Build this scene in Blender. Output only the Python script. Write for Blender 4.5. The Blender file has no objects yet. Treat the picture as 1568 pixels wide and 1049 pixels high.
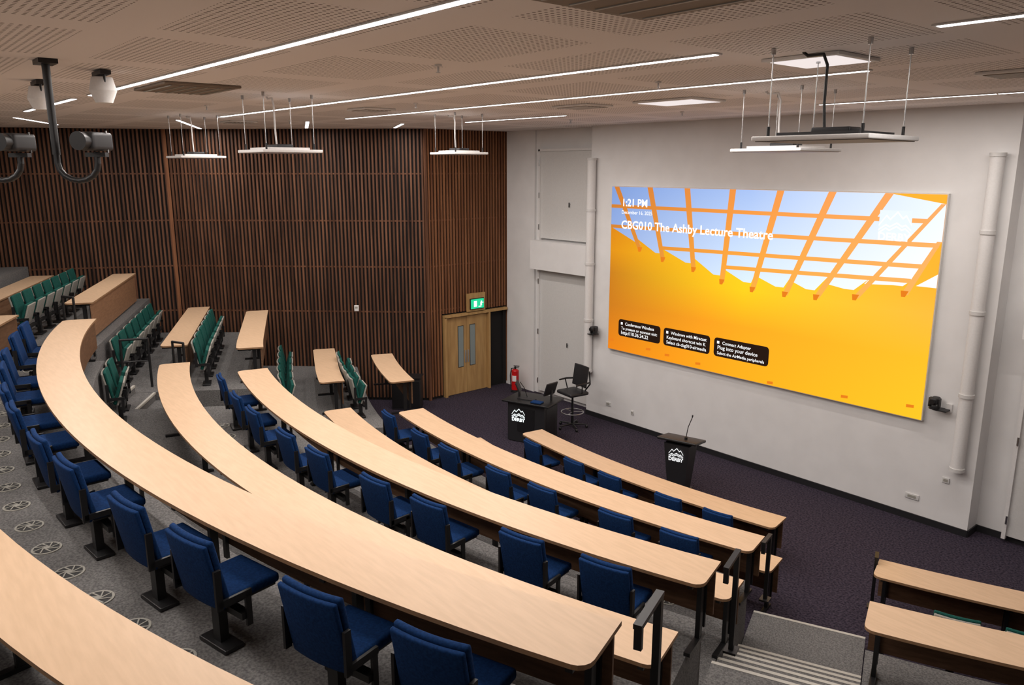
import bpy, bmesh, math, random
from mathutils import Vector, Matrix
random.seed(4)
S=bpy.context.scene
try:
    S.view_settings.view_transform='Standard'
    S.view_settings.look='None'
except Exception: pass
COL=S.collection
# ------------------------------------------------------------------ materials
def newmat(name):
    m=bpy.data.materials.new(name); m.use_nodes=True
    nt=m.node_tree; b=nt.nodes['Principled BSDF']; return m,nt,b
def mat(name,c,rough=.6,metal=0,spec=.5):
    m,nt,b=newmat(name)
    n=nt.nodes.new('ShaderNodeTexNoise'); n.inputs['Scale'].default_value=35
    tc=nt.nodes.new('ShaderNodeTexCoord'); nt.links.new(tc.outputs['Object'],n.inputs['Vector'])
    r=nt.nodes.new('ShaderNodeValToRGB')
    r.color_ramp.elements[0].color=(c[0]*.93,c[1]*.93,c[2]*.93,1)
    r.color_ramp.elements[1].color=(min(1,c[0]*1.06),min(1,c[1]*1.06),min(1,c[2]*1.06),1)
    nt.links.new(n.outputs['Fac'],r.inputs['Fac']); nt.links.new(r.outputs['Color'],b.inputs['Base Color'])
    b.inputs['Roughness'].default_value=rough; b.inputs['Metallic'].default_value=metal
    b.inputs['Specular IOR Level'].default_value=spec
    return m
def noisy(name,c1,c2,scale,rough=.9,stretch=(1,1,1),bump=0,detail=4,spec=.2,lo=.35,hi=.65):
    m,nt,b=newmat(name)
    tc=nt.nodes.new('ShaderNodeTexCoord'); mp=nt.nodes.new('ShaderNodeMapping')
    mp.inputs['Scale'].default_value=stretch
    n=nt.nodes.new('ShaderNodeTexNoise'); n.inputs['Scale'].default_value=scale; n.inputs['Detail'].default_value=detail
    r=nt.nodes.new('ShaderNodeValToRGB')
    r.color_ramp.elements[0].position=lo; r.color_ramp.elements[0].color=(*c1,1)
    r.color_ramp.elements[1].position=hi; r.color_ramp.elements[1].color=(*c2,1)
    L=nt.links.new
    L(tc.outputs['Object'],mp.inputs['Vector']); L(mp.outputs['Vector'],n.inputs['Vector'])
    L(n.outputs['Fac'],r.inputs['Fac']); L(r.outputs['Color'],b.inputs['Base Color'])
    b.inputs['Roughness'].default_value=rough; b.inputs['Specular IOR Level'].default_value=spec
    if bump:
        bp=nt.nodes.new('ShaderNodeBump'); bp.inputs['Strength'].default_value=bump; bp.inputs['Distance'].default_value=.01
        L(n.outputs['Fac'],bp.inputs['Height']); L(bp.outputs['Normal'],b.inputs['Normal'])
    return m
def emis(name,c,st=1.0):
    m,nt,b=newmat(name)
    b.inputs['Base Color'].default_value=(0,0,0,1); b.inputs['Roughness'].default_value=.5
    b.inputs['Specular IOR Level'].default_value=.1
    b.inputs['Emission Color'].default_value=(*c,1); b.inputs['Emission Strength'].default_value=st
    return m
M={}
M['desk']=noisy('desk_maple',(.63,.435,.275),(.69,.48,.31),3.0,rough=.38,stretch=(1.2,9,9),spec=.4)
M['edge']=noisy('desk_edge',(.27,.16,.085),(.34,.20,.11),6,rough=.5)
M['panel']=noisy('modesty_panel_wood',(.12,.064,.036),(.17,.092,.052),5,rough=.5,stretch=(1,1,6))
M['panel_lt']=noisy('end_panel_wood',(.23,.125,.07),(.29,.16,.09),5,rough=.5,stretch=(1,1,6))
M['black']=mat('black_metal',(.010,.010,.011),.4)
M['blkpl']=mat('black_plastic',(.016,.016,.018),.5)
M['blue']=noisy('blue_fabric',(.003,.023,.088),(.006,.037,.135),60,rough=.95,bump=.15)
M['green']=noisy('green_fabric',(.007,.060,.050),(.012,.095,.078),60,rough=.95,bump=.15)
M['greyfab']=noisy('grey_fabric',(.27,.26,.23),(.36,.345,.31),60,rough=.95,bump=.15)
M['white']=mat('white_paint',(.78,.77,.76),.85)
M['wall']=noisy('white_wall',(.79,.785,.78),(.83,.825,.82),2,rough=.9,spec=.2)
M['offwhite']=mat('cupboard_white',(.68,.675,.66),.6)
M['carpet']=noisy('plum_carpet',(.013,.010,.019),(.060,.047,.068),30,rough=1,detail=8,bump=.3)
M['grey']=noisy('grey_carpet',(.10,.098,.098),(.20,.195,.19),50,rough=1,detail=6,bump=.3)
M['nosing']=mat('stair_nosing',(.50,.48,.43),.6)
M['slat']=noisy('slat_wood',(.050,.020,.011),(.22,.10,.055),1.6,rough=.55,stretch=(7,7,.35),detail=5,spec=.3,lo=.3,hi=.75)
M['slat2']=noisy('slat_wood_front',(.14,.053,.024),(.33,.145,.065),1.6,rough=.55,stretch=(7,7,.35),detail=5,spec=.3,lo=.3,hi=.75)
M['backing']=mat('acoustic_backing',(.007,.006,.006),.9)
M['oak']=noisy('oak_door',(.42,.25,.10),(.54,.34,.14),2,rough=.45,stretch=(5,5,.6))
M['glass']=mat('door_glass',(.25,.3,.3),.1)
M['steel']=mat('steel',(.5,.5,.5),.3,1)
M['red']=mat('extinguisher_red',(.55,.01,.012),.3)
M['light']=emis('lamp_emitter',(1,.97,.99),9)
M['cassette_glow']=emis('cassette_painted_glow',(1,.90,.88),.85)  # glow put into bright white AC cassette faces, which are no lamps
M['vent']=mat('vent_plastic',(.36,.35,.31),.5)
M['ventd']=mat('vent_dark',(.03,.03,.03),.6)
M['grill']=mat('grille_tan',(.22,.17,.13),.7)
M['exit']=emis('exit_green',(.02,.65,.30),1.1)
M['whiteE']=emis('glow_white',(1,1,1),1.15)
M['darkbox']=emis('ui_dark',(.022,.010,.006),.9)
M['beam2']=emis('bracket_orange',(.85,.22,.012),1.0)
M['logo']=emis('logo_white',(.80,.88,1),1.1)
M['lightgrey']=mat('panel_grey',(.30,.27,.31),.4)
def ceiling_mat():
    m,nt,b=newmat('perforated_ceiling'); L=nt.links.new
    tc=nt.nodes.new('ShaderNodeTexCoord'); sx=nt.nodes.new('ShaderNodeSeparateXYZ'); L(tc.outputs['Object'],sx.inputs[0])
    def mth(op,a,bv=None):
        n=nt.nodes.new('ShaderNodeMath'); n.operation=op
        for i,v in enumerate((a,bv)):
            if v is None: continue
            if isinstance(v,(int,float)): n.inputs[i].default_value=v
            else: L(v,n.inputs[i])
        return n.outputs[0]
    def cell(o,per,off,frac):
        f=mth('FRACT',mth('ADD',mth('DIVIDE',o,per),off))
        return mth('LESS_THAN',f,frac)
    cx=cell(sx.outputs[0],2.0,.1,.80); cyy=cell(sx.outputs[1],1.62,.45,.76)
    msk=mth('MULTIPLY',cx,cyy)
    def d(o):
        f=mth('SUBTRACT',mth('FRACT',mth('DIVIDE',o,.055)),.5); return mth('MULTIPLY',f,f)
    dd=mth('ADD',d(sx.outputs[0]),d(sx.outputs[1]))
    hole=mth('MULTIPLY',mth('LESS_THAN',dd,.06),msk)
    mx=nt.nodes.new('ShaderNodeMix'); mx.data_type='RGBA'
    mx.inputs[6].default_value=(.86,.81,.79,1); mx.inputs[7].default_value=(.27,.235,.215,1)
    L(hole,mx.inputs[0]); L(mx.outputs[2],b.inputs['Base Color']); b.inputs['Roughness'].default_value=.9
    b.inputs['Specular IOR Level'].default_value=.1
    return m
M['ceil']=ceiling_mat()
# ------------------------------------------------------------------ mesh builder
class MB:
    def __init__(s): s.v=[];s.f=[];s.m=[];s.sm=[];s.mats=[]
    def mi(s,k):
        if k not in s.mats: s.mats.append(k)
        return s.mats.index(k)
    def add(s,vs,fs,k,smooth=False):
        o=len(s.v); s.v+= [tuple(p) for p in vs]; i=s.mi(k)
        for f in fs: s.f.append([o+a for a in f]); s.m.append(i); s.sm.append(smooth)
    def box(s,c,d,k,rz=0,T=None):
        x,y,z=d[0]/2,d[1]/2,d[2]/2
        vs=[Vector((a,b,e)) for a in(-x,x) for b in(-y,y) for e in(-z,z)]
        R=Matrix.Rotation(rz,3,'Z') if not isinstance(rz,Matrix) else rz
        vs=[R@p+Vector(c) for p in vs]
        if T: vs=[T(p) for p in vs]
        s.add(vs,[(0,1,3,2),(4,6,7,5),(0,4,5,1),(2,3,7,6),(0,2,6,4),(1,5,7,3)],k)
    def rbox(s,c,d,bev,k,fn=None,rot=None,seg=3):
        bm=bmesh.new(); bmesh.ops.create_cube(bm,size=1)
        bmesh.ops.scale(bm,vec=d,verts=bm.verts)
        if fn: bmesh.ops.subdivide_edges(bm,edges=[e for e in bm.edges if abs((e.verts[0].co-e.verts[1].co).normalized().x)>.9],cuts=5)
        es=[e for e in bm.edges if len(e.link_faces)==2 and e.calc_face_angle()>.5]
        bmesh.ops.bevel(bm,geom=es,offset=bev,segments=seg,profile=.6,affect='EDGES')
        bm.verts.index_update(); vs=[]
        for v in bm.verts:
            p=v.co.copy()
            if fn: p=fn(p)
            if rot: p=rot@p
            vs.append(p+Vector(c))
        s.add(vs,[[v.index for v in f.verts] for f in bm.faces],k,True); bm.free()
    def cyl(s,p0,p1,r0,k,r1=None,seg=14,cap=True):
        r1=r0 if r1 is None else r1
        p0,p1=Vector(p0),Vector(p1); d=(p1-p0).normalized()
        u=d.orthogonal().normalized(); w=d.cross(u)
        A=[p0+(u*math.cos(t)+w*math.sin(t))*r0 for t in [2*math.pi*i/seg for i in range(seg)]]
        B=[p1+(u*math.cos(t)+w*math.sin(t))*r1 for t in [2*math.pi*i/seg for i in range(seg)]]
        s.add(A+B,[(i,(i+1)%seg,seg+(i+1)%seg,seg+i) for i in range(seg)],k,True)
        if cap: s.add(A+B,[list(range(seg))[::-1],list(range(seg,2*seg))],k)
    def tube(s,pts,r,k,seg=10):
        for a,b in zip(pts[:-1],pts[1:]):
            s.cyl(a,b,r,k,seg=seg); s.ball(b,r,k)
    def ball(s,c,r,k,sc=(1,1,1),seg=10):
        vs=[];fs=[];n=seg;m=seg//2+1
        for i in range(m+1):
            th=math.pi*i/m
            for j in range(n):
                ph=2*math.pi*j/n
                vs.append((c[0]+r*sc[0]*math.sin(th)*math.cos(ph),c[1]+r*sc[1]*math.sin(th)*math.sin(ph),c[2]+r*sc[2]*math.cos(th)))
        for i in range(m):
            for j in range(n): fs.append((i*n+j,i*n+(j+1)%n,(i+1)*n+(j+1)%n,(i+1)*n+j))
        s.add(vs,fs,k,True)
    def prism(s,pts,z0,z1,kt,ks=None,kb=None):
        n=len(pts); ks=ks or kt
        A=[(p[0],p[1],z0) for p in pts]; B=[(p[0],p[1],z1) for p in pts]
        s.add(A+B,[list(range(n,2*n))],kt); s.add(A+B,[list(range(n))[::-1]],kb or ks)
        s.add(A+B,[(i,(i+1)%n,n+(i+1)%n,n+i) for i in range(n)],ks)
    def mesh(s,name):
        me=bpy.data.meshes.new(name); me.from_pydata(s.v,[],s.f)
        for k in s.mats: me.materials.append(M[k])
        for p,i,sm in zip(me.polygons,s.m,s.sm): p.material_index=i; p.use_smooth=sm
        bm=bmesh.new(); bm.from_mesh(me); bmesh.ops.recalc_face_normals(bm,faces=bm.faces); bm.to_mesh(me); bm.free()
        me.update(); return me
    def obj(s,name,loc=(0,0,0),rz=0,parent=None):
        return place(s.mesh(name),name,loc,rz,parent)
def place(me,name,loc=(0,0,0),rz=0,parent=None):
    o=bpy.data.objects.new(name,me); COL.objects.link(o); o.location=loc; o.rotation_euler=(0,0,rz)
    if parent: o.parent=parent
    return o
def empty(name,loc=(0,0,0),rz=0):
    e=bpy.data.objects.new(name,None); COL.objects.link(e); e.location=loc; e.rotation_euler=(0,0,rz); e.empty_display_size=.1; return e

# ------------------------------------------------------------------ layout
H=7.17; CX=-9.0; R=17.0; RISE=.935
def sag(X):
    dx=abs(X-CX)
    return R-math.sqrt(R*R-dx*dx) if dx<=7.2 else 1.6+(dx-7.2)*.4675
def cy(X,ym): return ym+sag(X)
P=[(-17.1,.4),(-17.1,-2.4),(-21.7,-7.3),(-24.2,-12.5),(-25.2,-18.6)]
def wallx(Y):
    for a,b in zip(P[:-1],P[1:]):
        if b[1]<=Y<=a[1]: return a[0]+(b[0]-a[0])*(Y-a[1])/(b[1]-a[1])
    return P[0][0] if Y>0 else P[-1][0]
rA_l=lambda Y:-5.34+.421*(-5.03-Y)
rA_r=lambda Y:-4.0+.421*(-4.47-Y)
lA_i=lambda Y:-12.2+.64*(Y+6)
lA_o=lambda Y:lA_i(Y)-1.35
def solve(line,ym):
    X=line(-8)
    for _ in range(60): X=line(max(-18.5,cy(X,ym)))
    return X
b=MB(); b.box((CX,-9,-.1),(36,20.5,.2),'carpet'); b.obj('floor')
edges=[-6.08,-8.86,-11.88,-14.95,-17.2]
b=MB()
for i,e in enumerate(edges):
    z=RISE*(i+1); nx=edges[i+1] if i+1<len(edges) else None
    for L1,R1,off in ((lambda Y:wallx(Y)+.06,lA_o,-.4),(lA_i,rA_l,0),(rA_r,lambda Y:2*CX-wallx(Y)-.06,-.8)):
        def front(em):
            xl,xr=solve(L1,em),solve(R1,em); n=28
            return [(xl+(xr-xl)*k/n,max(-18.55,cy(xl+(xr-xl)*k/n,em))) for k in range(n+1)]
        f=front(e+off)
        g=front(nx+off) if nx is not None else [(f[0][0],-18.55),(f[-1][0],-18.55)]
        if f[-1][1]<=-18.5: continue
        b.prism(f+g[::-1],0,z,'grey')
b.obj('floor_tiers')
def stairs(O,d,width,ts):
    b=MB(); d=Vector(d).normalized(); p=Vector((-d.y,d.x))
    st=[];t=0
    for i in range(4):
        st.append(t); t+=1.15*ts
        for k in range(5): st.append(t); t+=.33*ts
    st.append(t)
    for k in range(len(st)-1):
        a=Vector(O)+d*st[k]; c=Vector(O)+d*(st[k+1]+.03); h=width/2; z=RISE/6*(k+1)
        q=[a-p*h,a+p*h,c+p*h,c-p*h]; b.prism(q,0.0,z,'grey')
        q=[a-p*h-d*.012,a+p*h-d*.012,a+p*h+d*.035,a-p*h+d*.035]; b.prism(q,z-.035,z+.004,'nosing')
    return b.obj('aisle_stairs')
stairs((-4.67,-4.75),(.388,-.9217),1.43,1.0)
stairs((-12.25,-5.05),(-.54,-.842),1.12,1.12)

# room shell
b=MB(); b.box((CX,-9,H+.1),(36,20.5,.2),'ceil'); b.obj('ceiling')
b=MB(); b.box((-8.95,.3,H/2),(9.1,.6,H),'wall'); b.obj('wall_front')
b=MB(); b.box((-15.3,.5,H/2),(3.8,.2,H),'wall')
b.box((-16.5,.37,H/2),(1.2,.08,H),'wall'); b.obj('wall_front_alcove_left')
b=MB(); b.box((-2.7,.5,H/2),(3.8,.2,H),'wall'); b.obj('wall_front_alcove_right')
b=MB(); b.box((CX,-18.8,H/2),(34,.2,H),'wall'); b.obj('wall_back')
b=MB(); b.box((-8.95,-.012,.06),(9.12,.024,.12),'blkpl'); b.box((-13.515,.2,.06),(.02,.42,.12),'blkpl')
b.box((-4.385,.2,.06),(.02,.42,.12),'blkpl'); b.box((-2.7,.385,.06),(3.4,.02,.12),'blkpl'); b.obj('baseboard_front')
DY0,DY1=-1.85,.22
def slatwall(name,mirror):
    b=MB()
    for i,(a,c) in enumerate(zip(P[:-1],P[1:])):
        a2,c2=Vector(a),Vector(c); d=(c2-a2); L=d.length; d.normalize()
        n=Vector((-d.y,d.x)); 
        if n.x<0: n=-n
        f=(lambda p:(2*CX-p[0],p[1])) if mirror else (lambda p:(p[0],p[1]))
        def quadbox(s0,s1,n0,n1,z0,z1,k):
            q=[a2+d*s0+n*n0,a2+d*s1+n*n0,a2+d*s1+n*n1,a2+d*s0+n*n1]; b.prism([f(p) for p in q],z0,z1,k)
        if i==0:
            quadbox(0,.4-DY1,-.2,-.01,0,H,'backing'); quadbox(.4-DY0,L,-.2,-.01,0,H,'backing'); quadbox(.4-DY1,.4-DY0,-.2,-.01,2.22,H,'backing')
        else: quadbox(-.05,L+.05,-.2,-.01,0,H,'backing')
        pitch=.098; k=int(L/pitch)
        for j in range(k):
            s0=(j+.25)*pitch; z0=.08
            if i==0 and .4-DY1-.06<s0+.02<.4-DY0+.06: z0=2.34
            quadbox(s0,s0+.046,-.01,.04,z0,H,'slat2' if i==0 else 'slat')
        for zj in (2.45,3.65,4.85,6.05):
            quadbox(0,L,-.01,.012,zj-.02,zj+.02,'slat')
        if i==2: quadbox(-.04,.04,0,.07,.0,H,'slat2')
        if i==0: quadbox(L-.05,L+.02,0,.055,0,H,'slat')
    b.obj(name)
slatwall('wall_left',False); slatwall('wall_right',True)

b=MB(); X=-17.06
b.box((X,(DY0+DY1)/2,2.26),(.14,DY1-DY0+.14,.07),'oak'); b.box((X,DY0-.035,1.12),(.14,.07,2.24),'oak'); b.box((X,-.36,1.12),(.12,.06,2.24),'oak')
for y0,y1 in ((-1.84,-1.12),(-1.11,-.40)):
    yc=(y0+y1)/2
    b.box((X-.06,yc,1.10),(.05,y1-y0,2.18),'oak')
    gy=y1-.2 if y1<-1 else y0+.2
    b.box((X-.03,gy,1.35),(.012,.17,1.15),'glass'); b.box((X-.034,gy,1.35),(.008,.20,1.18),'black')
    b.box((X-.03,gy+(.16 if y1<-1 else -.16),1.05),(.012,.05,.35),'steel')
b.box((X-.12,-.06,1.1),(.04,.56,2.2),'backing')
b.obj('door_1')
b=MB(); b.box((-17.0,-.85,2.57),(.06,.62,.50),'oak'); b.box((-16.96,-.85,2.53),(.05,.48,.30),'blkpl')
b.box((-16.93,-.85,2.53),(.02,.44,.26),'exit')
b.box((-16.915,-.93,2.53),(.006,.10,.16),'whiteE'); b.ball((-16.915,-.72,2.58),.025,'whiteE',(.2,1,1))
b.box((-16.915,-.73,2.52),(.006,.05,.09),'whiteE'); b.box((-16.915,-.77,2.45),(.006,.10,.025),'whiteE'); b.box((-16.915,-.69,2.55),(.006,.09,.02),'whiteE')
b.obj('exit_sign')
def cup(x0,x1,name):
    b=MB(); xc=(x0+x1)/2; w=x1-x0; o=-.06
    for z0,z1 in ((4.36,6.62),(.12,3.5)):
        b.box((xc,.375+o,(z0+z1)/2),(w,.03,z1-z0),'offwhite')
        for xx in (x0-.03,x1+.03): b.box((xx,.35+o,(z0+z1)/2),(.06,.08,z1-z0+.1),'white')
        b.box((xc,.35+o,z1+.03),(w+.12,.08,.06),'white')
        b.cyl((xc+.15,.36+o,(z0+z1)/2-.2),(xc+.15,.33+o,(z0+z1)/2-.2),.02,'steel'); b.box((xc+.15,.33+o,(z0+z1)/2-.22),(.02,.02,.12),'black')
        for zz in (z0+.3,(z0+z1)/2,z1-.3): b.cyl((x0-.01,.30+o,zz-.07),(x0-.01,.30+o,zz+.07),.018,'steel')
    b.box((xc,.16,3.93),(w+.2,.30,.76),'wall')
    b.obj(name)
cup(-15.62,-13.72,'riser_cupboard'); cup(-3.9,-2.3,'riser_cupboard')
for x in (-13.36,-4.64):
    b=MB(); b.cyl((x,-.13,1.2),(x,-.13,6.42),.105,'white',seg=24)
    for z in (1.2,2.5,3.9,5.2,6.4): b.cyl((x,-.13,z-.03),(x,-.13,z+.03),.12,'offwhite',seg=24); b.box((x,-.035,z),(.06,.07,.05),'white')
    b.obj('column_pipe')
for x,z,w in ((-12.73,.45,.16),(-11.94,.41,.09),(-5.35,.44,.24),(-4.83,.91,.12)):
    b=MB(); b.rbox((x,-.012,z),(w,.02,.1),.008,'offwhite'); b.box((x,-.024,z),(w*.6,.006,.045),'vent'); b.obj('wall_socket')
for x,s in ((-13.12,-1),(-5.1,1)):
    b=MB(); b.box((x+.18*s,-.02,2.2),(.1,.04,.14),'white'); b.box((x+.1*s,-.12,2.17),(.22,.2,.02),'blkpl')
    b.cyl((x,-.18,2.18),(x,-.18,2.22),.085,'blkpl',seg=20); b.rbox((x-.075,-.18,2.29),(.03,.09,.16),.01,'blkpl'); b.rbox((x+.075,-.18,2.29),(.03,.09,.16),.01,'blkpl')
    b.rbox((x,-.18,2.32),(.13,.2,.13),.04,'blkpl'); b.cyl((x,-.27,2.32),(x,-.31,2.32),.045,'black',seg=20); b.obj('wall_camera')

# ------------------------------------------------------------------ LED screen
SX0,SX1,SZ0,SZ1=-12.71,-5.32,1.90,5.77; W=SX1-SX0; HH=SZ1-SZ0
scr=empty('led_screen',(SX0,-.10,SZ0))
b=MB(); b.box((W/2,.055,HH/2),(W+.03,.09,HH+.03),'offwhite'); b.obj('cabinet',parent=scr)
def screen_mat(name,rows_,st=1.0):
    m,nt,bs=newmat(name); L=nt.links.new
    tc=nt.nodes.new('ShaderNodeTexCoord'); sp=nt.nodes.new('ShaderNodeSeparateXYZ'); L(tc.outputs['Object'],sp.inputs[0])
    def mr(o,a,c):
        n=nt.nodes.new('ShaderNodeMapRange'); n.inputs['From Min'].default_value=a; n.inputs['From Max'].default_value=c; L(o,n.inputs['Value']); return n.outputs[0]
    def ramp(cols):
        r=nt.nodes.new('ShaderNodeValToRGB'); e=r.color_ramp.elements
        e[0].position=0; e[0].color=(*cols[0],1); e[1].position=1; e[1].color=(*cols[-1],1)
        for i,c in enumerate(cols[1:-1]): q=e.new((i+1)/(len(cols)-1)); q.color=(*c,1)
        L(mr(sp.outputs[0],0,W),r.inputs['Fac']); return r.outputs['Color']
    def mix(f,a,c):
        n=nt.nodes.new('ShaderNodeMix'); n.data_type='RGBA'; L(f,n.inputs[0]); L(a,n.inputs[6]); L(c,n.inputs[7]); return n.outputs[2]
    out=ramp(rows_[0][1]); v0=rows_[0][0]
    for v,cols in rows_[1:]:
        out=mix(mr(sp.outputs[2],v0*HH,v*HH),out,ramp(cols)); v0=v
    bs.inputs['Base Color'].default_value=(0,0,0,1); bs.inputs['Specular IOR Level'].default_value=.1
    L(out,bs.inputs['Emission Color']); bs.inputs['Emission Strength'].default_value=st
    return m
M['s_or']=screen_mat('screen_orange',[(0,[(.80,.22,.008),(1.0,.40,.012),(1.0,.54,.018)]),(.28,[(.58,.19,.012),(1.0,.38,.014),(1.0,.50,.020)]),(.48,[(.56,.20,.012),(1.0,.60,.012),(1.0,.48,.045)]),(.62,[(.72,.27,.008),(1.0,.62,.014),(1.0,.44,.03)]),(1,[(.62,.16,.006),(.98,.40,.02),(1.0,.42,.03)])],1.12)
M['s_sky']=screen_mat('screen_sky',[(.5,[(.34,.45,.75),(.72,.85,1.0),(1,1,1.0)]),(1,[(.20,.32,.66),(.38,.52,.86),(.82,.90,1.0)])],1.1)
M['beam']=screen_mat('beam_orange',[(.5,[(.70,.25,.03),(1.0,.42,.05),(1.0,.48,.12)]),(1,[(.62,.20,.03),(.90,.30,.06),(1.0,.42,.14)])],1.05)
def flats(polys,k,lay,name):
    b=MB(); y=-.002*lay
    for pts in polys: b.add([(s*W,y,t*HH) for s,t in pts],[list(range(len(pts)))],k)
    return b.obj(name,parent=scr)
def flat(pts,k,lay,name): return flats([pts],k,lay,name)
flat([(0,0),(1,0),(1,1),(0,1)],'s_or',0,'display_face')
topx=[(-.06,1),(.02,1),(.154,1),(.292,1),(.4455,1),(.591,1),(.733,1),(.873,1),(1.0,.96),(1.0,.80)]
botx=[(.035,.71),(.123,.665),(.214,.62),(.328,.583),(.427,.535),(.5266,.515),(.625,.512),(.713,.518),(.815,.542),(.931,.585)]
def lp(a,c,t): return (a[0]+(c[0]-a[0])*t,a[1]+(c[1]-a[1])*t)
skys=[]
for i in range(len(topx)-1):
    a,bb=topx[i],botx[i]; c,dd=topx[i+1],botx[i+1]
    if i==0: continue
    skys.append([a,c,lp(c,dd,.84),lp(a,bb,.84)])
    skys.append([lp(a,bb,.83),lp(c,dd,.83),(dd[0]-.006,dd[1]+.008),(dd[0]-.03,dd[1]+.008),lp(a,bb,.90)])
flats(skys,'s_sky',1,'sky_panes')
flats([[(.0,1),(.02,1),(.123,.665),(.09,.69),(0,.76)]],'s_sky',1,'sky_pane_left')
flats([[(.955,.60),(1.0,.66),(1.0,.60)]],'s_sky',1,'sky_pane_right')
bl=[]
for i,(a,c) in enumerate(zip(topx,botx)):
    if i==0: continue
    w0=.017; w1=.008
    bl.append([(max(0,a[0]-w0*.6),a[1]),(min(1,a[0]+w0*.6),a[1]),(c[0]+w1,c[1]-.03),(c[0]-w1,c[1]-.03)])
for r0,sl_ in ((.885,.0),(.772,.012),(.668,.02),(.590,.03)):
    pts_t=[];pts_b=[]
    for i,(a,c) in enumerate(zip(topx,botx)):
        if i==0: continue
        rr=r0+sl_*(i-4)/5
        if rr<c[1]+.012 or a[1]<rr: continue
        q=(a[1]-rr)/(a[1]-c[1]); p=lp(a,c,q); th=.010
        pts_t.append((max(0,p[0]),p[1]+th)); pts_b.append((max(0,p[0]),p[1]-th))
    if len(pts_t)>1:
        x0=0 if r0>.75 else pts_t[0][0]; pts_t=[(x0,pts_t[0][1])]+pts_t; pts_b=[(x0,pts_b[0][1])]+pts_b
        bl.append(pts_t+pts_b[::-1])
flats(bl,'beam',2,'roof_beams')
flats([[(c[0]-.009,c[1]-.012),(c[0]+.009,c[1]-.012),(c[0]+.002,c[1]-.04),(c[0]-.007,c[1]-.04)] for c in botx[1:]],'beam2',3,'beam_feet')
flats([[(s-.009,t),(s+.009,t+.003),(s+.009,t+.017),(s-.009,t+.014)] for s,t in ((.015,.05),(.17,.04),(.245,.03),(.36,.02),(.6,.005),(.811,.02),(.972,.045))],'beam2',1,'brackets')
def text(txt,x,y,z,k,parent,width=None,size=.2,bold=0,rot=(math.pi/2,0,0),name='lettering'):
    c=bpy.data.curves.new(name,'FONT'); c.body=txt; c.size=size; c.offset=bold; c.resolution_u=3
    o=bpy.data.objects.new(name,c); COL.objects.link(o); c.materials.append(M[k])
    o.location=(x,y,z); o.rotation_euler=rot; o.parent=parent
    if width:
        bpy.context.view_layer.update()
        if o.dimensions.x>0: f=width/o.dimensions.x; o.scale=(f,f,f)
    return o
text('1:21 PM',.043*W,-.008,.888*HH,'whiteE',scr,width=.72,size=.25,bold=.006)
text('December 16, 2025',.043*W,-.008,.842*HH,'whiteE',scr,width=.90,size=.12,bold=.001)
text('CBG010 The Ashby Lecture Theatre',.043*W,-.008,.755*HH,'whiteE',scr,width=3.95,size=.28,bold=.006)
for (s0,s1),t in (((.044,.216),('Conference Wireless','To present or connect visit:','http://10.36.24.22')),((.2286,.399),('Windows with Miracast','Keyboard shortcut win K','Select cb-cbg010-airmedia')),((.413,.591),('Connect Adapter','Plug into your device','Select the AirMedia peripherals'))):
    pts=[]
    for cxx,cyy,a0 in ((s1-.01,.2-.02,0),(s0+.01,.2-.02,90),(s0+.01,.095+.02,180),(s1-.01,.095+.02,270)):
        for q in range(5):
            a=math.radians(a0+q*22.5); pts.append((cxx+.01*math.cos(a),cyy+.02*math.sin(a)))
    flat(pts,'darkbox',2,'info_box')
    wd=(s1-s0)*W
    for j,tt in enumerate(t):
        text(tt,(s0+.012+(.016 if j==0 else 0))*W,-.008,(.166-.029*j)*HH,'whiteE',scr,width=min(wd*.86,.046*len(tt)),size=.1,bold=.001)
    flat([(s0+.01,.167),(s0+.018,.167),(s0+.018,.182),(s0+.01,.182)],'whiteE',3,'icon')
def logo(parent,x,z,w,k,y,txt='DERBY'):
    b=MB(); h=w*.42
    pk=[(0,0),(.22,.72),(.34,.45),(.55,1),(.72,.55),(.82,.75),(1,.1)]
    for (a,b1),(c,d) in zip(pk[:-1],pk[1:]):
        th=.14
        b.add([(x+a*w,y,z+b1*h),(x+c*w,y,z+d*h),(x+c*w,y,z+(d-th)*h),(x+a*w,y,z+(b1-th)*h)],[(0,1,2,3)],k)
    for o,t0 in ((-.35,.1),(-.6,.2)):
        pts=[(a,v*.55+o) for a,v in pk]
        for (a,b1),(c,d) in zip(pts[:-1],pts[1:]):
            b.add([(x+a*w,y,z+b1*h),(x+c*w,y,z+d*h),(x+c*w,y,z+(d-.12)*h),(x+a*w,y,z+(b1-.12)*h)],[(0,1,2,3)],k)
    b.obj('logo_mark',parent=parent)
    text(txt,x,y,z-h*1.15,k,parent,width=w,size=.1,bold=.003,name='logo_text')
flat([(.855,.82),(.93,.82),(.93,.925),(.855,.925)],'logo',3,'logo_plate')
M['logo2']=emis('logo_shade',(.95,.98,1),1.15)
logo(scr,.855*W,.875*HH-.05,.56,'logo2',-.009)

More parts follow.
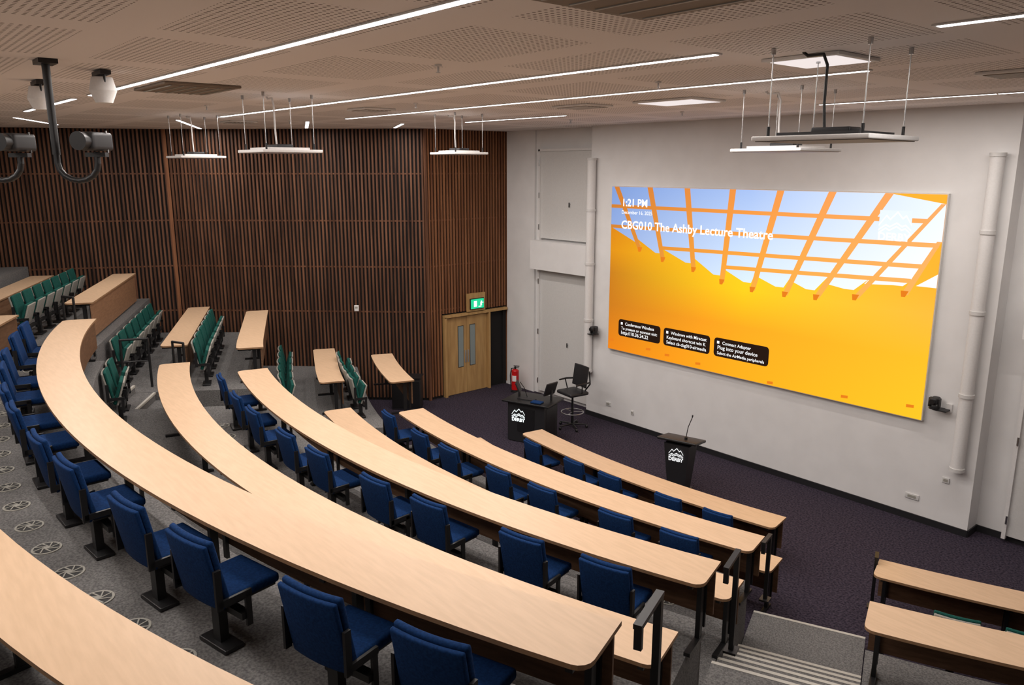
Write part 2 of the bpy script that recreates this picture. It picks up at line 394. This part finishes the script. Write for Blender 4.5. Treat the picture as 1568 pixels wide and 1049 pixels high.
# ------------------------------------------------------------------ desks
class Path:
    def __init__(s,x0,x1,ym):
        n=80; s.p=[Vector((x0+(x1-x0)*i/n,cy(x0+(x1-x0)*i/n,ym))) for i in range(n+1)]
        s.c=[0]
        for a,c in zip(s.p[:-1],s.p[1:]): s.c.append(s.c[-1]+(c-a).length)
        s.L=s.c[-1]
    def at(s,t,n=0):
        i=0
        while i<len(s.c)-2 and s.c[i+1]<t: i+=1
        a,c=s.p[i],s.p[i+1]; d=(c-a).normalized(); q=a+d*(t-s.c[i]); return q+Vector((-d.y,d.x))*n
    def ang(s,t):
        a=s.at(t-.05); c=s.at(t+.05); return math.atan2((c-a).y,(c-a).x)
def desk(x0,x1,ym,zf,chairs=None,tall=False,dw=.53,c_n=None,pos=None,legs=1.9,name='curved_desk'):
    pt=Path(x0,x1,ym); L=pt.L; h=dw/2; zt=zf+.755; b=MB()
    rr=.10; out=[]
    n=max(8,int(L/.35))
    for k in range(n+1): out.append((rr+(L-2*rr)*k/n,-h))
    for k in range(1,5): a=math.radians(-90+22.5*k); out.append((L-rr+rr*math.cos(a),-h+rr+rr*math.sin(a)))
    out.append((L,h))
    for k in range(1,n): out.append((L-L*k/n,h))
    out.append((0,h))
    for k in range(0,4): a=math.radians(180+22.5*k); out.append((rr+rr*math.cos(a),-h+rr+rr*math.sin(a)))
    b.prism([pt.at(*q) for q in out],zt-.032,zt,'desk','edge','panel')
    m=max(8,int(L/.4))
    def strip(s0,s1,n0,n1,z0,z1,k):
        q=[pt.at(s0+(s1-s0)*i/m,n0) for i in range(m+1)]+[pt.at(s1-(s1-s0)*i/m,n1) for i in range(m+1)]
        b.prism(q,z0,z1,k)
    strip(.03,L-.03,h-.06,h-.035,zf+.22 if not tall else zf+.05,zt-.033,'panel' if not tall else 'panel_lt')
    strip(.06,L-.06,-.03,.02,zt-.075,zt-.033,'black')
    k=max(1,round(L/legs))
    for i in range(k+1):
        s=.12+(L-.24)*i/k
        a=pt.ang(s); c=pt.at(s,.08)
        b.box((c.x,c.y,(zf+zt-.03)/2),(.045,.07,zt-zf-.035),'black',rz=a)
        c=pt.at(s,-.02); b.box((c.x,c.y,zf+.02),(.06,.42,.035),'black',rz=a); b.box((c.x,c.y,zt-.055),(.045,.44,.04),'black',rz=a)
        c=pt.at(s,h-.075); b.box((c.x,c.y,zf+.4),(.05,.03,.62),'black',rz=a)
    b.obj(name)
    if chairs:
        xs=pos
        if xs is None:
            xs=[]
            if chairs=='blue':
                s=L-.75; i=0
                while s>.4: xs.append(s); s-=.87 if i%2==0 else 1.2; i+=1
            else:
                s=L-.25
                while s>.2: xs.append(s); s-=.68
        cn=c_n if c_n is not None else (-.36 if chairs=='blue' else -.78)
        for s in xs:
            q=pt.at(s,cn); place(CH[chairs],'lecture_chair' ,(q.x,q.y,zf),pt.ang(s))
    return pt

def chair_mesh(kind):
    b=MB(); blue=kind=='blue'; fr,bk=(('blue','blue') if blue else ('green','greyfab'))
    tilt=Matrix.Rotation(math.radians(11),3,'X')
    bend=lambda p:Vector((p.x,p.y+ .35*p.x*p.x,p.z))
    b.rbox((0,-.235,.69),(.50,.045,.50),.02,fr,bend,tilt)
    b.rbox((0,-.275,.66),(.49,.035,.52),.015,bk,bend,tilt)
    if blue:
        b.rbox((0,.03,.455),(.48,.47,.075),.03,fr)
        b.rbox((0,.03,.41),(.44,.42,.03),.012,'blkpl')
    else:
        up=Matrix.Rotation(math.radians(72),3,'X')
        b.rbox((0,-.10,.56),(.46,.42,.06),.025,'green',rot=up)
        b.rbox((0,-.055,.545),(.47,.42,.03),.012,'greyfab',rot=up)
    for sx in (-1,1):
        b.box((sx*.265,-.13,.47),(.022,.26,.05),'black'); b.box((sx*.265,-.25,.58),(.022,.05,.30),'black')
        b.box((sx*.265,-.03,.35),(.022,.045,.26),'black')
    b.box((0,-.05,.30),(.53,.07,.05),'black'); 
    b.box((0,-.10,.17),(.09,.07,.32),'black'); b.rbox((0,-.10,.02),(.34,.16,.035),.012,'black')
    return b.mesh('lecture_chair')
CH={'blue':chair_mesh('blue'),'green':chair_mesh('green')}
Z=[RISE*i for i in range(6)]
desk(-11.75,-5.95,-3.68,Z[0],'blue')
desk(-12.2,-5.25,-5.08,Z[0],None)
desk(-12.15,-4.78,-6.5,Z[1],'blue')
desk(-13.1,-4.33,-7.75,Z[1],None)
desk(-13.55,-3.74,-9.28,Z[2],'blue')
desk(-14.95,-3.28,-10.65,Z[2],'green',pos=[.15,.85],c_n=-.8)
desk(-15.45,-2.68,-12.24,Z[3],'blue')
desk(-16.8,-2.2,-13.84,Z[3],None)
# left block
desk(-16.5,-14.0,-5.95,Z[1],'green')
desk(-17.95,-14.95,-7.45,Z[1],'green')
desk(-19.3,-15.3,-9.2,Z[2],'green')
desk(-20.8,-16.5,-10.85,Z[2],'green',c_n=-.88)
desk(-21.6,-17.4,-12.75,Z[3],'green',tall=True,c_n=-.9)
desk(-22.5,-18.6,-14.85,Z[3],None,tall=True)
# right block
desk(-4.32,-1.35,-4.3,Z[0],'green',dw=.56,c_n=-.88,pos=[1.0,1.7,2.4])
desk(-3.75,-.7,-5.75,Z[0],None)
desk(-3.18,.2,-7.5,Z[1],None,dw=.60)

def rail(x,y,zf,ang,h=1.05,back=.36):
    b=MB()
    b.box((0,0,h/2),(.045,.045,h),'black'); b.box((0,-back/2,h),(.05,back+.05,.03),'black'); b.box((0,-back,h-.07),(.045,.03,.15),'black')
    b.box((0,0,.012),(.12,.14,.024),'black'); b.obj('handrail',(x,y,zf),ang)
rail(-2.60,-10.66,2.62,.38,1.15); rail(-3.70,-8.12,1.72,.33,1.03); rail(-4.83,-5.62,.78,.26,.9,.25)
rail(-4.42,-3.42,.0,.4,.85,.15)
def hoop(x,y,z,h,w,ang):
    b=MB(); b.tube([(0,0,0),(0,0,h),(w,0,h),(w,0,0)],.024,'black'); b.tube([(0,0,h*.55),(w,0,h*.55)],.016,'black'); b.obj('aisle_railing',(x,y,z),ang)
hoop(-16.85,-10.95,2.55,1.25,.32,.4); hoop(-15.75,-9.35,1.87,1.0,.3,.4); hoop(-16.55,-10.1,1.87,1.0,.5,1.2)

def vent_mesh():
    b=MB(); b.cyl((0,0,0),(0,0,.008),.125,'vent',seg=28); b.cyl((0,0,.008),(0,0,.010),.105,'ventd',seg=28)
    b.cyl((0,0,.010),(0,0,.014),.03,'vent',seg=16)
    for k in range(8):
        a=k*math.pi/4; b.box((.065*math.cos(a),.065*math.sin(a),.012),(.09,.012,.004),'vent',rz=a+.35)
    return b.mesh('floor_vent')
VM=vent_mesh()
for ym,zf,x0,x1 in ((-13.02,Z[3],-15.2,-3.4),(-9.95,Z[2],-13,-4.3),(-7.15,Z[1],-12.3,-5.2)):
    x=x0
    while x<x1:
        place(VM,'floor_air_vent',(x,cy(x,ym),zf),0); x+=.62

# ------------------------------------------------------------------ ceiling items
def strip_light(p0,p1,power,w=.065):
    p0,p1=Vector(p0),Vector(p1); d=p1-p0; L=d.length; a=math.atan2(d.y,d.x); c=(p0+p1)/2
    b=MB(); b.box((0,0,0),(L+.03,w+.03,.012),'white'); 
    n=max(1,round(L/2.4)); l=L/n
    for i in range(n): b.box((-L/2+l*(i+.5),0,-.007),(l-.03,w,.006),'light')
    o=b.obj('ceiling_light_strip',(c.x,c.y,H-.008),a)
    li=bpy.data.lights.new('tube','AREA'); li.shape='RECTANGLE'; li.size=L; li.size_y=w; li.energy=power; li.color=(1,.925,.87)
    lo=bpy.data.objects.new('tube',li); COL.objects.link(lo); lo.parent=o; lo.location=(0,0,-.03)
PW=18
def sl(a,c,k=1,w=.065): strip_light(a,c,PW*k*math.hypot(a[0]-c[0],a[1]-c[1]),w)
sl((-16.3,-11.25),(-12.9,-11.2)); sl((-12.2,-11.15),(-3.2,-11.0))
sl((-15.6,-8.1),(-4.3,-8.0)); sl((-2.5,-8.0),(1.5,-8.0))
sl((-14.6,-5.95),(-4.0,-5.85),1.1,.055); sl((-14.0,-3.4),(-11,-3.3),1.7,.045); sl((-6.6,-2.1),(-1.6,-2.0),1.2,.03); 
sl((-20.8,-9.9),(-18.4,-11.1)); sl((-20.6,-6.75),(-17.2,-8.4)); sl((-18.5,-4.9),(-16,-6.1)); sl((-17,-3.3),(-15.4,-4.1))
sl((-14,-14.6),(-3,-14.5))
def cas(x,y,sx,sy,k,edge='white',rz=0):
    b=MB(); b.rbox((0,0,0),(sx,sy,.03),.01,edge); b.box((0,0,-.016),(sx-.12,sy-.12,.008),k)
    if k=='grill':
        for i in range(6): b.box((0,-sy/2+.1+(sy-.2)*i/5,-.023),(sx-.16,.02,.008),'white' if edge=='white' else 'vent')
    b.obj('ceiling_cassette' if k!='cassette_glow' else 'ceiling_cassette_glowing',(x,y,H-.017),rz)  # emissive ones are AC cassettes too, brightness added by their material
cas(-2.95,-10.45,1.3,1.3,'grill','grill'); cas(-3.9,-7.0,.75,.75,'cassette_glow'); cas(-7.6,-4.3,1.1,.8,'cassette_glow')
cas(-9.2,-4.7,.8,.6,'grill'); cas(-10.3,-10.5,1.2,.9,'grill','grill'); cas(-3.0,-4.5,.8,.6,'grill'); cas(-12,-6.9,.6,.6,'grill'); cas(-17,-7.2,.6,.6,'grill')
for x,y in ((-6.5,-9.4),(-6.1,-6.6),(-13,-9.3),(-9,-2.4),(-12,-2.2),(-10.5,-7.0),(-16,-6.5)):
    b=MB(); b.cyl((0,0,0),(0,0,-.02),.035,'white'); b.cyl((0,0,-.02),(0,0,-.07),.01,'steel'); b.cyl((0,0,-.07),(0,0,-.075),.022,'steel'); b.obj('sprinkler_head',(x,y,H-.001))
def hang(x,y,s,z=6.42,rz=0,big=False):
    b=MB(); h=s/2; t=H-z-.002
    b.rbox((0,0,0),(s,s,.04),.012,'white'); b.box((0,0,-.022),(s-.05,s-.05,.006),'lightgrey' if not big else 'blkpl')
    b.box((0,0,.035),(s*.7,s*.7,.03),'blkpl' if big else 'white'); b.rbox((0,0,.07),(.34,.22,.05),.015,'blkpl')
    for sx in(-1,1):
        for sy in(-1,1):
            b.cyl((sx*h*.8,sy*h*.8,.02),(sx*h*.8,sy*h*.8,t),.005,'steel',seg=6)
            b.cyl((sx*h*.8,sy*h*.8,.02),(sx*h*.8,sy*h*.8,.10),.014,'black',seg=8); b.cyl((sx*h*.8,sy*h*.8,t-.05),(sx*h*.8,sy*h*.8,t),.02,'steel',seg=8)
    pts=[(-.1,0,.08),(-.12,0,.3),(-.12,0,t-.12),(-.16,0,t-.03),(-.3,0,t-.03),(-.34,0,t)]
    b.tube(pts,.013,'black' if big else 'white',seg=8)
    b.obj('suspended_ceiling_panel',(x,y,z),rz)
hang(-3.46,-7.45,1.0,6.44,.05,True); hang(-5.65,-4.55,1.0); hang(-10.6,-9.2,.86); hang(-15.7,-8.6,.85,6.40); hang(-12.1,-5.0,.78,6.46)

def rig(x,y):
    b=MB(); b.box((0,0,H-.022),(.26,.16,.04),'black'); b.cyl((0,0,H-.04),(0,0,6.32),.035,'black')
    dirv=Vector((.648,.7615,0))
    pts=[Vector((0,0,6.34))]
    for k in range(9):
        a=math.pi*k/8; pts.append(Vector((0,0,6.24))+dirv*(.19-.19*math.cos(a))+Vector((0,0,-.16*math.sin(a))))
    pts.append(pts[-1]+Vector((0,0,.08)))
    b.tube(pts,.028,'black'); e=pts[-1]
    rot=Matrix.Rotation(math.radians(-50),3,'Z')
    b.rbox(e+Vector((0,0,.12)),(.30,.17,.17),.04,'blkpl',rot=rot); 
    f=rot@Vector((1,0,0)); c=e+Vector((0,0,.12)); b.cyl(c+f*.12,c+f*.24,.07,'black',r1=.085,seg=18); b.box(c+Vector((0,0,-.12)),(.06,.2,.04),'black',rz=-.8)
    b.box(c+Vector((.0,.1,0)),(.03,.01,.2),'steel'); 
    b.obj('stage_light_rig',(x,y,0))
rig(-8.55,-12.35); rig(-9.35,-12.85)
def spk(x,y):
    b=MB(); b.box((0,0,-.03),(.34,.10,.04),'blkpl'); b.tube([(-.1,0,-.05),(-.1,0,-.16),(0,0,-.16)],.012,'black'); b.tube([(.1,0,-.05),(.1,0,-.16),(0,0,-.16)],.012,'black')
    b.cyl((0,0,-.07),(0,0,-.20),.10,'white',r1=.13,seg=20); b.cyl((0,0,-.20),(0,0,-.32),.13,'white',r1=.08,seg=20); b.obj('ceiling_speaker',(x,y,H-.001))
spk(-9.1,-11.75); spk(-10.6,-12.05)

# ------------------------------------------------------------------ front furniture
lec=empty('lectern',(-8.9,-2.1,0),.25)
b=MB()
def taper(b,w0,d0,z0,w1,d1,z1,k,y1=0):
    vs=[(sx*w0/2,sy*d0/2,z0) for sx,sy in((-1,-1),(1,-1),(1,1),(-1,1))]+[(sx*w1/2,sy*d1/2+y1,z1) for sx,sy in((-1,-1),(1,-1),(1,1),(-1,1))]
    b.add(vs,[(3,2,1,0),(4,5,6,7),(0,1,5,4),(1,2,6,5),(2,3,7,6),(3,0,4,7)],k)
taper(b,.42,.40,0,.42,.40,.03,'black'); taper(b,.34,.32,.03,.52,.42,.98,'blkpl')
rx=Matrix.Rotation(math.radians(-8),3,'X'); b.rbox((0,.02,1.03),(.80,.54,.05),.02,'black',rot=rx)
b.cyl((.1,.0,1.05),(.1,.0,1.10),.03,'black'); b.tube([(.1,0,1.1),(.12,.03,1.3),(.2,.0,1.5),(.22,-.03,1.54)],.008,'black'); b.cyl((.22,-.03,1.54),(.235,-.06,1.58),.014,'black')
b.obj('stand',parent=lec)
logo(lec,-.15,.80,.30,'whiteE',-.222); 
con=empty('teaching_console',(-12.95,-2.35,0),.35)
b=MB(); b.box((0,0,.48),(.95,.66,.92),'blkpl'); b.box((0,0,.02),(.9,.6,.04),'black'); b.rbox((0,.02,.96),(1.2,.84,.04),.012,'black')
b.box((0,-.335,.55),(.44,.012,.56),'black'); b.box((.478,0,.5),(.006,.5,.7),'black')
b.box((.42,.12,1.1),(.04,.04,.26),'blkpl'); b.rbox((.42,.08,1.26),(.36,.035,.32),.01,'blkpl',rot=Matrix.Rotation(1.3,3,'Z')@Matrix.Rotation(.35,3,'X'))
b.box((-.42,.12,1.05),(.04,.04,.18),'blkpl'); b.rbox((-.42,.08,1.2),(.34,.03,.26),.01,'blkpl',rot=Matrix.Rotation(-1.2,3,'Z')@Matrix.Rotation(.4,3,'X'))
b.rbox((.24,-.24,1.0),(.26,.18,.03),.01,'blue'); b.box((-.1,-.1,.99),(.42,.15,.02),'blkpl'); b.tube([(-.2,.1,.98),(-.25,.05,1.2),(-.33,0,1.34)],.008,'black')
b.obj('cabinet',parent=con)
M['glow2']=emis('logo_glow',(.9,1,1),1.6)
logo(con,-.36,.67,.34,'glow2',-.347)
b=MB()
for k in range(5):
    a=k*2*math.pi/5+.3; b.cyl((0,0,.09),(.30*math.cos(a),.30*math.sin(a),.07),.022,'black',r1=.014); b.ball((.30*math.cos(a),.30*math.sin(a),.035),.033,'black')
b.cyl((0,0,.07),(0,0,.70),.03,'black',r1=.02)
n=20
b.tube([(.23*math.cos(2*math.pi*i/n),.23*math.sin(2*math.pi*i/n),.34) for i in range(n+1)],.012,'steel',seg=8)
for k in range(3): a=k*2.094; b.cyl((0,0,.34),(.23*math.cos(a),.23*math.sin(a),.34),.008,'steel')
b.rbox((0,.0,.76),(.50,.46,.07),.03,'blkpl')
b.rbox((0,-.22,1.08),(.46,.035,.44),.015,'blkpl',lambda p:Vector((p.x,p.y+.5*p.x*p.x,p.z)),Matrix.Rotation(.15,3,'X'))
for s in(-1,1): b.tube([(s*.12,-.2,.76),(s*.24,-.26,.95),(s*.22,-.25,1.2)],.014,'black'); b.tube([(s*.24,-.24,.98),(s*.29,-.05,.99),(s*.29,.12,.98)],.018,'black'); b.tube([(s*.25,-.05,.78),(s*.29,-.02,.98)],.012,'black')
b.obj('drafting_chair',(-12.95,-1.05,0),3.0).scale=(1.18,1.18,1.18)
b=MB(); b.cyl((0,0,.06),(0,0,.52),.085,'red',seg=20); b.ball((0,0,.52),.085,'red',(1,1,.7),16); b.cyl((0,0,.03),(0,0,.06),.088,'blkpl',seg=20)
b.cyl((0,0,.56),(0,0,.63),.022,'black'); b.box((.03,0,.65),(.13,.025,.02),'black'); b.box((.03,0,.61),(.11,.025,.015),'black'); b.tube([(0,0,.6),(-.09,0,.58),(-.115,0,.4),(-.1,0,.15)],.012,'black'); b.box((0,-.08,.35),(.09,.02,.14),'white')
b.cyl((0,0,0),(0,0,.03),.1,'blkpl')
b.obj('fire_extinguisher',(-16.25,-.05,0),.6).scale=(1.25,1.25,1.15)
b=MB(); b.rbox((0,0,.42),(.75,.45,.84),.02,'blkpl'); b.box((0,0,.85),(.8,.5,.03),'black'); b.box((-.19,-.23,.42),(.34,.01,.7),'black'); b.box((.19,-.23,.42),(.34,.01,.7),'black'); b.box((0,-.24,.45),(.02,.012,.2),'steel')
b.obj('av_cabinet',(-16.95,-3.2,0),.82)
b=MB(); b.rbox((0,0,0),(.12,.04,.16),.01,'white'); b.box((0,-.022,.02),(.07,.004,.05),'vent'); b.obj('wall_control',(-18.35,-3.82,2.55),.82)

# ------------------------------------------------------------------ world + camera
w=bpy.data.worlds.new('room_world'); S.world=w; w.use_nodes=True
w.node_tree.nodes['Background'].inputs[0].default_value=(.5,.45,.42,1); w.node_tree.nodes['Background'].inputs[1].default_value=.3
cd=bpy.data.cameras.new('camera'); cam=bpy.data.objects.new('camera',cd); COL.objects.link(cam)
cam.location=(0,-14,6.2); cam.rotation_euler=(math.radians(90-12.57),0,math.radians(49.6))
cd.sensor_width=36; cd.lens=27.55; cd.clip_start=.05; cd.clip_end=100
S.camera=cam
